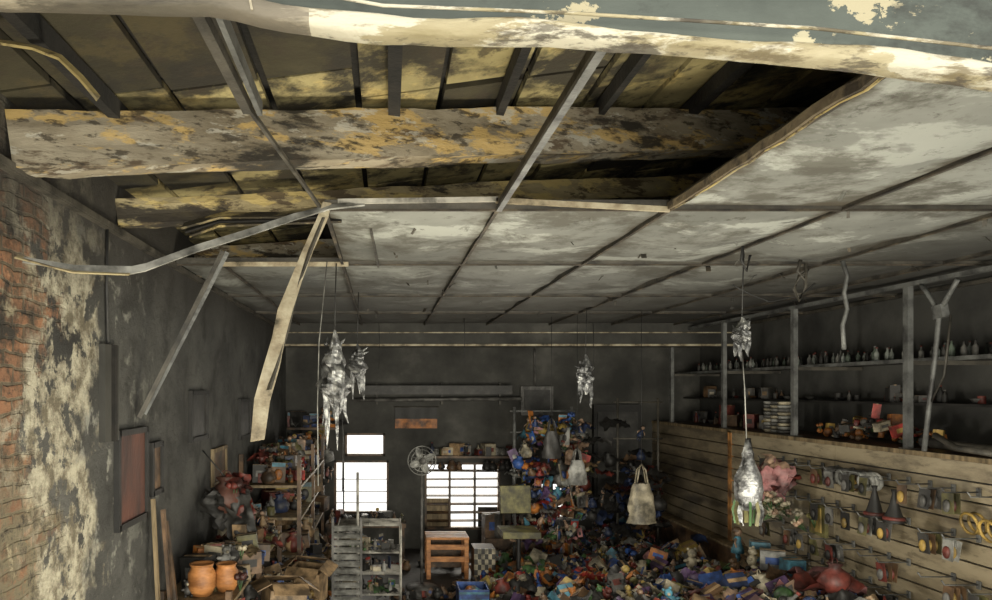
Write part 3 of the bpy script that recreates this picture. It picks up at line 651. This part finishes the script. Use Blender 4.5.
# ------------------------------------------------------------------ middle / back
b = MB()
for x in (-.43,.17):
    for y in (6.85,7.2): b.tube([(x,y,0),(x,y,.92)], .010, 'white', 8)
for z in (.25,.45,.65,.91):
    for k in range(9): b.tube([(-.43,6.85+.044*k,z),(.17,6.85+.044*k,z)], .005, 'white', 4)
    for x in (-.43,-.13,.17): b.tube([(x,6.85,z),(x,7.2,z)], .007, 'white', 5)
b.tube([(-.24,6.82,0),(-.24,6.82,1.42)], .013, 'white', 8)
for i in range(70):
    put(b, R.choice([it_box,it_tin,it_cloth,it_bottle,it_blister]), R.uniform(-.34,.08),R.uniform(6.92,7.15),R.choice((.256,.456,.656,.656)), R.uniform(.08,.15), R.choice(('lgrey','grey','green','dblue','dgrey','cream','black')), Euler((0,0,R.uniform(0,3))).to_matrix())
b.obj('wire_display_rack')
b = MB()
for k in range(13): b.box((-.33,6.6,.15+.065*k), (.24,.03,.04), 'lgrey', Euler((.5,0,0)).to_matrix())
for x in (-.46,-.2): b.span((x-.01,6.58,.0), (x+.01,6.62,1.03), 'grey')
b.obj('louvred_shutter')
b = MB(); c = V((.43,7.95,1.42)); Rx = Euler((1.57,0,.2)).to_matrix()
b.lathe((.43,8.0,0), [(.18,0),(.18,.02),(.05,.05)], 'grey', 16); b.tube([(.43,8.0,.03),(.43,8.0,1.35)], .016, 'grey', 8)
for r in (.16,.12,.07): b.torus(c, r, .006, 'lgrey', Rx, 24, 5)
for k in range(16): a = k*math.pi/8; b.tube([c+Rx@V((.02*math.cos(a),.02*math.sin(a),.04)), c+Rx@V((.16*math.cos(a),.16*math.sin(a),0))], .003, 'lgrey', 4)
for k in range(4):
    a = k*1.57+.4; b.ell(c+Rx@V((.08*math.cos(a),.08*math.sin(a),0)), (.08,.045,.006), 'lgrey', Rx@Euler((.3,0,a)).to_matrix())
b.ell(c+Rx@V((0,0,.05)), .04, 'grey'); b.ell(c-Rx@V((0,0,.08)), (.06,.09,.06), 'grey'); b.obj('pedestal_fan')
b = MB()
for k in range(4): b.span((.5,8.35+.1*k,.46), (1.0,8.43+.1*k,.49), 'wood')
for x in (.53,.97):
    for y in (8.38,8.7): b.span((x-.025,y-.02,0), (x+.025,y+.02,.46), 'wood')
b.span((.5,8.37,.2), (1.0,8.4,.26), 'wood'); b.span((.5,8.37,.34), (1.0,8.4,.4), 'wood')
b.span((.5,8.72,.05), (1.0,8.74,.46), 'brown'); b.obj('wooden_bench', .004)
b = MB()
for i in range(6):
    for j in range(6): b.span((1.04+.04*i,8.2,.03+.06*j), (1.04+.04*(i+1),8.24,.03+.06*(j+1)), ('cream','dgrey')[(i+j)%2])
b.span((1.04,8.24,.0), (1.28,8.5,.39), 'brown'); b.obj('checkered_box')
b = MB(); X0, Y1 = 1.45, 7.7; b.box((X0,Y1+.2,1.0), (.34,.05,.3), 'olive', Euler((-.1,0,.1)).to_matrix()); b.box((X0,Y1,.68), (.4,.4,.07), 'olive'); b.tube([(X0,Y1,.1),(X0,Y1,.66)], .025, 'black', 8); b.tube([(X0,Y1+.2,.68),(X0,Y1+.24,.95)], .02, 'black', 6)
for k in range(5): a = k*1.256; b.tube([(X0,Y1,.12),(X0+.24*math.cos(a),Y1+.24*math.sin(a),.06)], .018, 'black', 6); b.ell((X0+.24*math.cos(a),Y1+.24*math.sin(a),.035), .03, 'black')
b.obj('office_chair', .006)
b = MB()
b.grid(lambda u, v: (.166+u*.584, 9.97+.01*math.sin(u*12), 1.80+v*.16), 12, 4, 'black'); b.grid(lambda u, v: (.166+u*.584, 9.97+.01*math.sin(u*12), 1.67+v*.13), 12, 4, 'orange'); b.tube([(.15,9.97,1.965),(.77,9.97,1.965)], .008, 'grid', 6); b.obj('wall_banner')
b = MB(); b.span((-.3,9.75,2.14), (1.75,9.95,2.26), 'dgrey'); b.tube([(-.4,9.85,2.06),(1.9,9.85,2.08)], .025, 'grey', 8)
for x in (-.1,.8,1.6): b.span((x,9.94,2.0), (x+.03,9.998,2.3), 'grid')
b.obj('air_duct')
b = MB(); b.span((.5,9.7,1.28), (2.1,9.998,1.31), 'brown')
for i in range(44): put(b, R.choice((it_box,it_tin,it_bottle,it_bowl)), R.uniform(.6,2.0),9.83,1.31,R.uniform(.10,.24), R.choice(DARK+['grey','dgrey','card']), Euler((0,0,R.uniform(0,3))).to_matrix())
for i in range(16): it_bag(b, (R.uniform(.6,2.0), 9.75, 1.17), R.uniform(.1,.2), R.choice(('black','brown','dred')), upr(.2))
b.obj('back_wall_shelf')
b = MB(); b.span((-1.3,9.75,1.66), (-.6,9.998,1.69), 'brown')
for i in range(26): put(b, R.choice(KK), R.uniform(-1.25,-.65),9.86,1.69,R.uniform(.12,.24), R.choice(DARK+['dred','skin','orange','brown']), upr())
for i in range(30): R.choice((it_cloth,it_bag,it_doll,it_blister))(b, (R.uniform(-1.25,-.72), 9.8, R.uniform(1.0,1.62)), R.uniform(.12,.22), R.choice(DARK+['dred','skin','orange','brown','pink']), rr(.3,3))
b.obj('wall_display_of_goods')
b = MB(); b.span((1.9,9.93,1.85), (2.35,9.999,2.25), 'grey'); b.span((1.95,9.9,1.9), (2.3,9.94,2.2), 'dgrey'); b.tube([(2.1,9.95,2.25),(2.1,9.96,2.95)], .015, 'grey', 6); b.obj('wall_fuse_box')
b = MB(); b.span((2.9,9.9,0), (3.55,9.99,2.0), 'black'); b.span((2.95,9.88,.1), (3.5,9.9,1.9), 'dgrey'); b.obj('door_1')
b = MB()
b.span((-.75,9.4,.4), (.3,9.7,.45), 'brown')
for x in (-.7,.25): b.span((x-.03,9.42,0), (x+.03,9.68,.4), 'brown')
for i in range(22): put(b, R.choice(KK), R.uniform(-.7,.25),9.55+R.uniform(-.08,.08),.45, R.uniform(.08,.18), R.choice(DARK), Euler((0,0,R.uniform(0,3))).to_matrix())
b.obj('back_counter')
b = MB()
for i in range(190):
    x = R.uniform(-.1,1.1); y = R.uniform(7.45,9.1); s = R.uniform(.05,.16)
    if .4 < x and 8.1 < y < 8.9 or x < .75 and 7.7 < y < 8.7: continue
    put(b, R.choice([it_box,it_cloth,it_cloth,it_tin,it_bag]), x,y,0,s, R.choice(['dgrey','black','brown','brown','black','dred','dblue','dgrey']), rr(.5,3))
b.obj('floor_debris')

# ------------------------------------------------------------------ lights, world, camera
w = bpy.data.worlds.new('World'); scene.world = w; w.use_nodes = True
bg = w.node_tree.nodes['Background']; bg.inputs[0].default_value = (1,.98,.93,1); bg.inputs[1].default_value = 1.25
def area(name, loc, target, sx, sy, power, c):
    l = bpy.data.lights.new(name, 'AREA'); l.shape = 'RECTANGLE'; l.size = sx; l.size_y = sy; l.energy = power; l.color = c
    o = bpy.data.objects.new(name, l); scene.collection.objects.link(o); o.location = loc
    o.rotation_euler = (V(target)-V(loc)).to_track_quat('-Z', 'Y').to_euler(); return o
area('daylight_shopfront', (1.0,-3.2,1.3), (1.2,5,2.3), 5, 2.4, 320, (1,.94,.76))
area('daylight_rear_window', (.9,10.9,1.2), (.9,6,.8), 3.0, 1.6, 60, (1,.93,.78))
area('fill_light', (.3,2.7,.6), (.3,3.2,3.2), .9, .9, 60, (1,.90,.66))  # added unseen fill from below, brightens roof timbers and ceiling boards
def point(name, loc, power, rad, c):
    l = bpy.data.lights.new(name, 'POINT'); l.energy = power; l.shadow_soft_size = rad; l.color = c
    o = bpy.data.objects.new(name, l); scene.collection.objects.link(o); o.location = loc
point('fill_light', (2.3,3.4,1.1), 42, .15, (1,.93,.76))  # added unseen fill to brighten the slatwall, no real fixture
point('fill_light', (1.0,3.4,1.0), 26, .15, (1,.94,.8))  # added fill for the front of the room, no real fixture
point('fill_light', (1.2,6.4,1.7), 34, .15, (1,.93,.78))  # added fill to lift the mid-room, no real fixture
cam = bpy.data.cameras.new('camera'); co = bpy.data.objects.new('camera', cam); scene.collection.objects.link(co)
co.location = (0,0,2.2); co.rotation_euler = (math.pi/2,0,0)
cam.sensor_width = 36; cam.lens = 720/992*36
cam.shift_x = (496-383)/992; cam.shift_y = (390-300)/992
cam.clip_start = .05
scene.camera = co
scene.view_settings.view_transform = 'Standard'
scene.view_settings.exposure = 0.3
scene.view_settings.gamma = 1.06
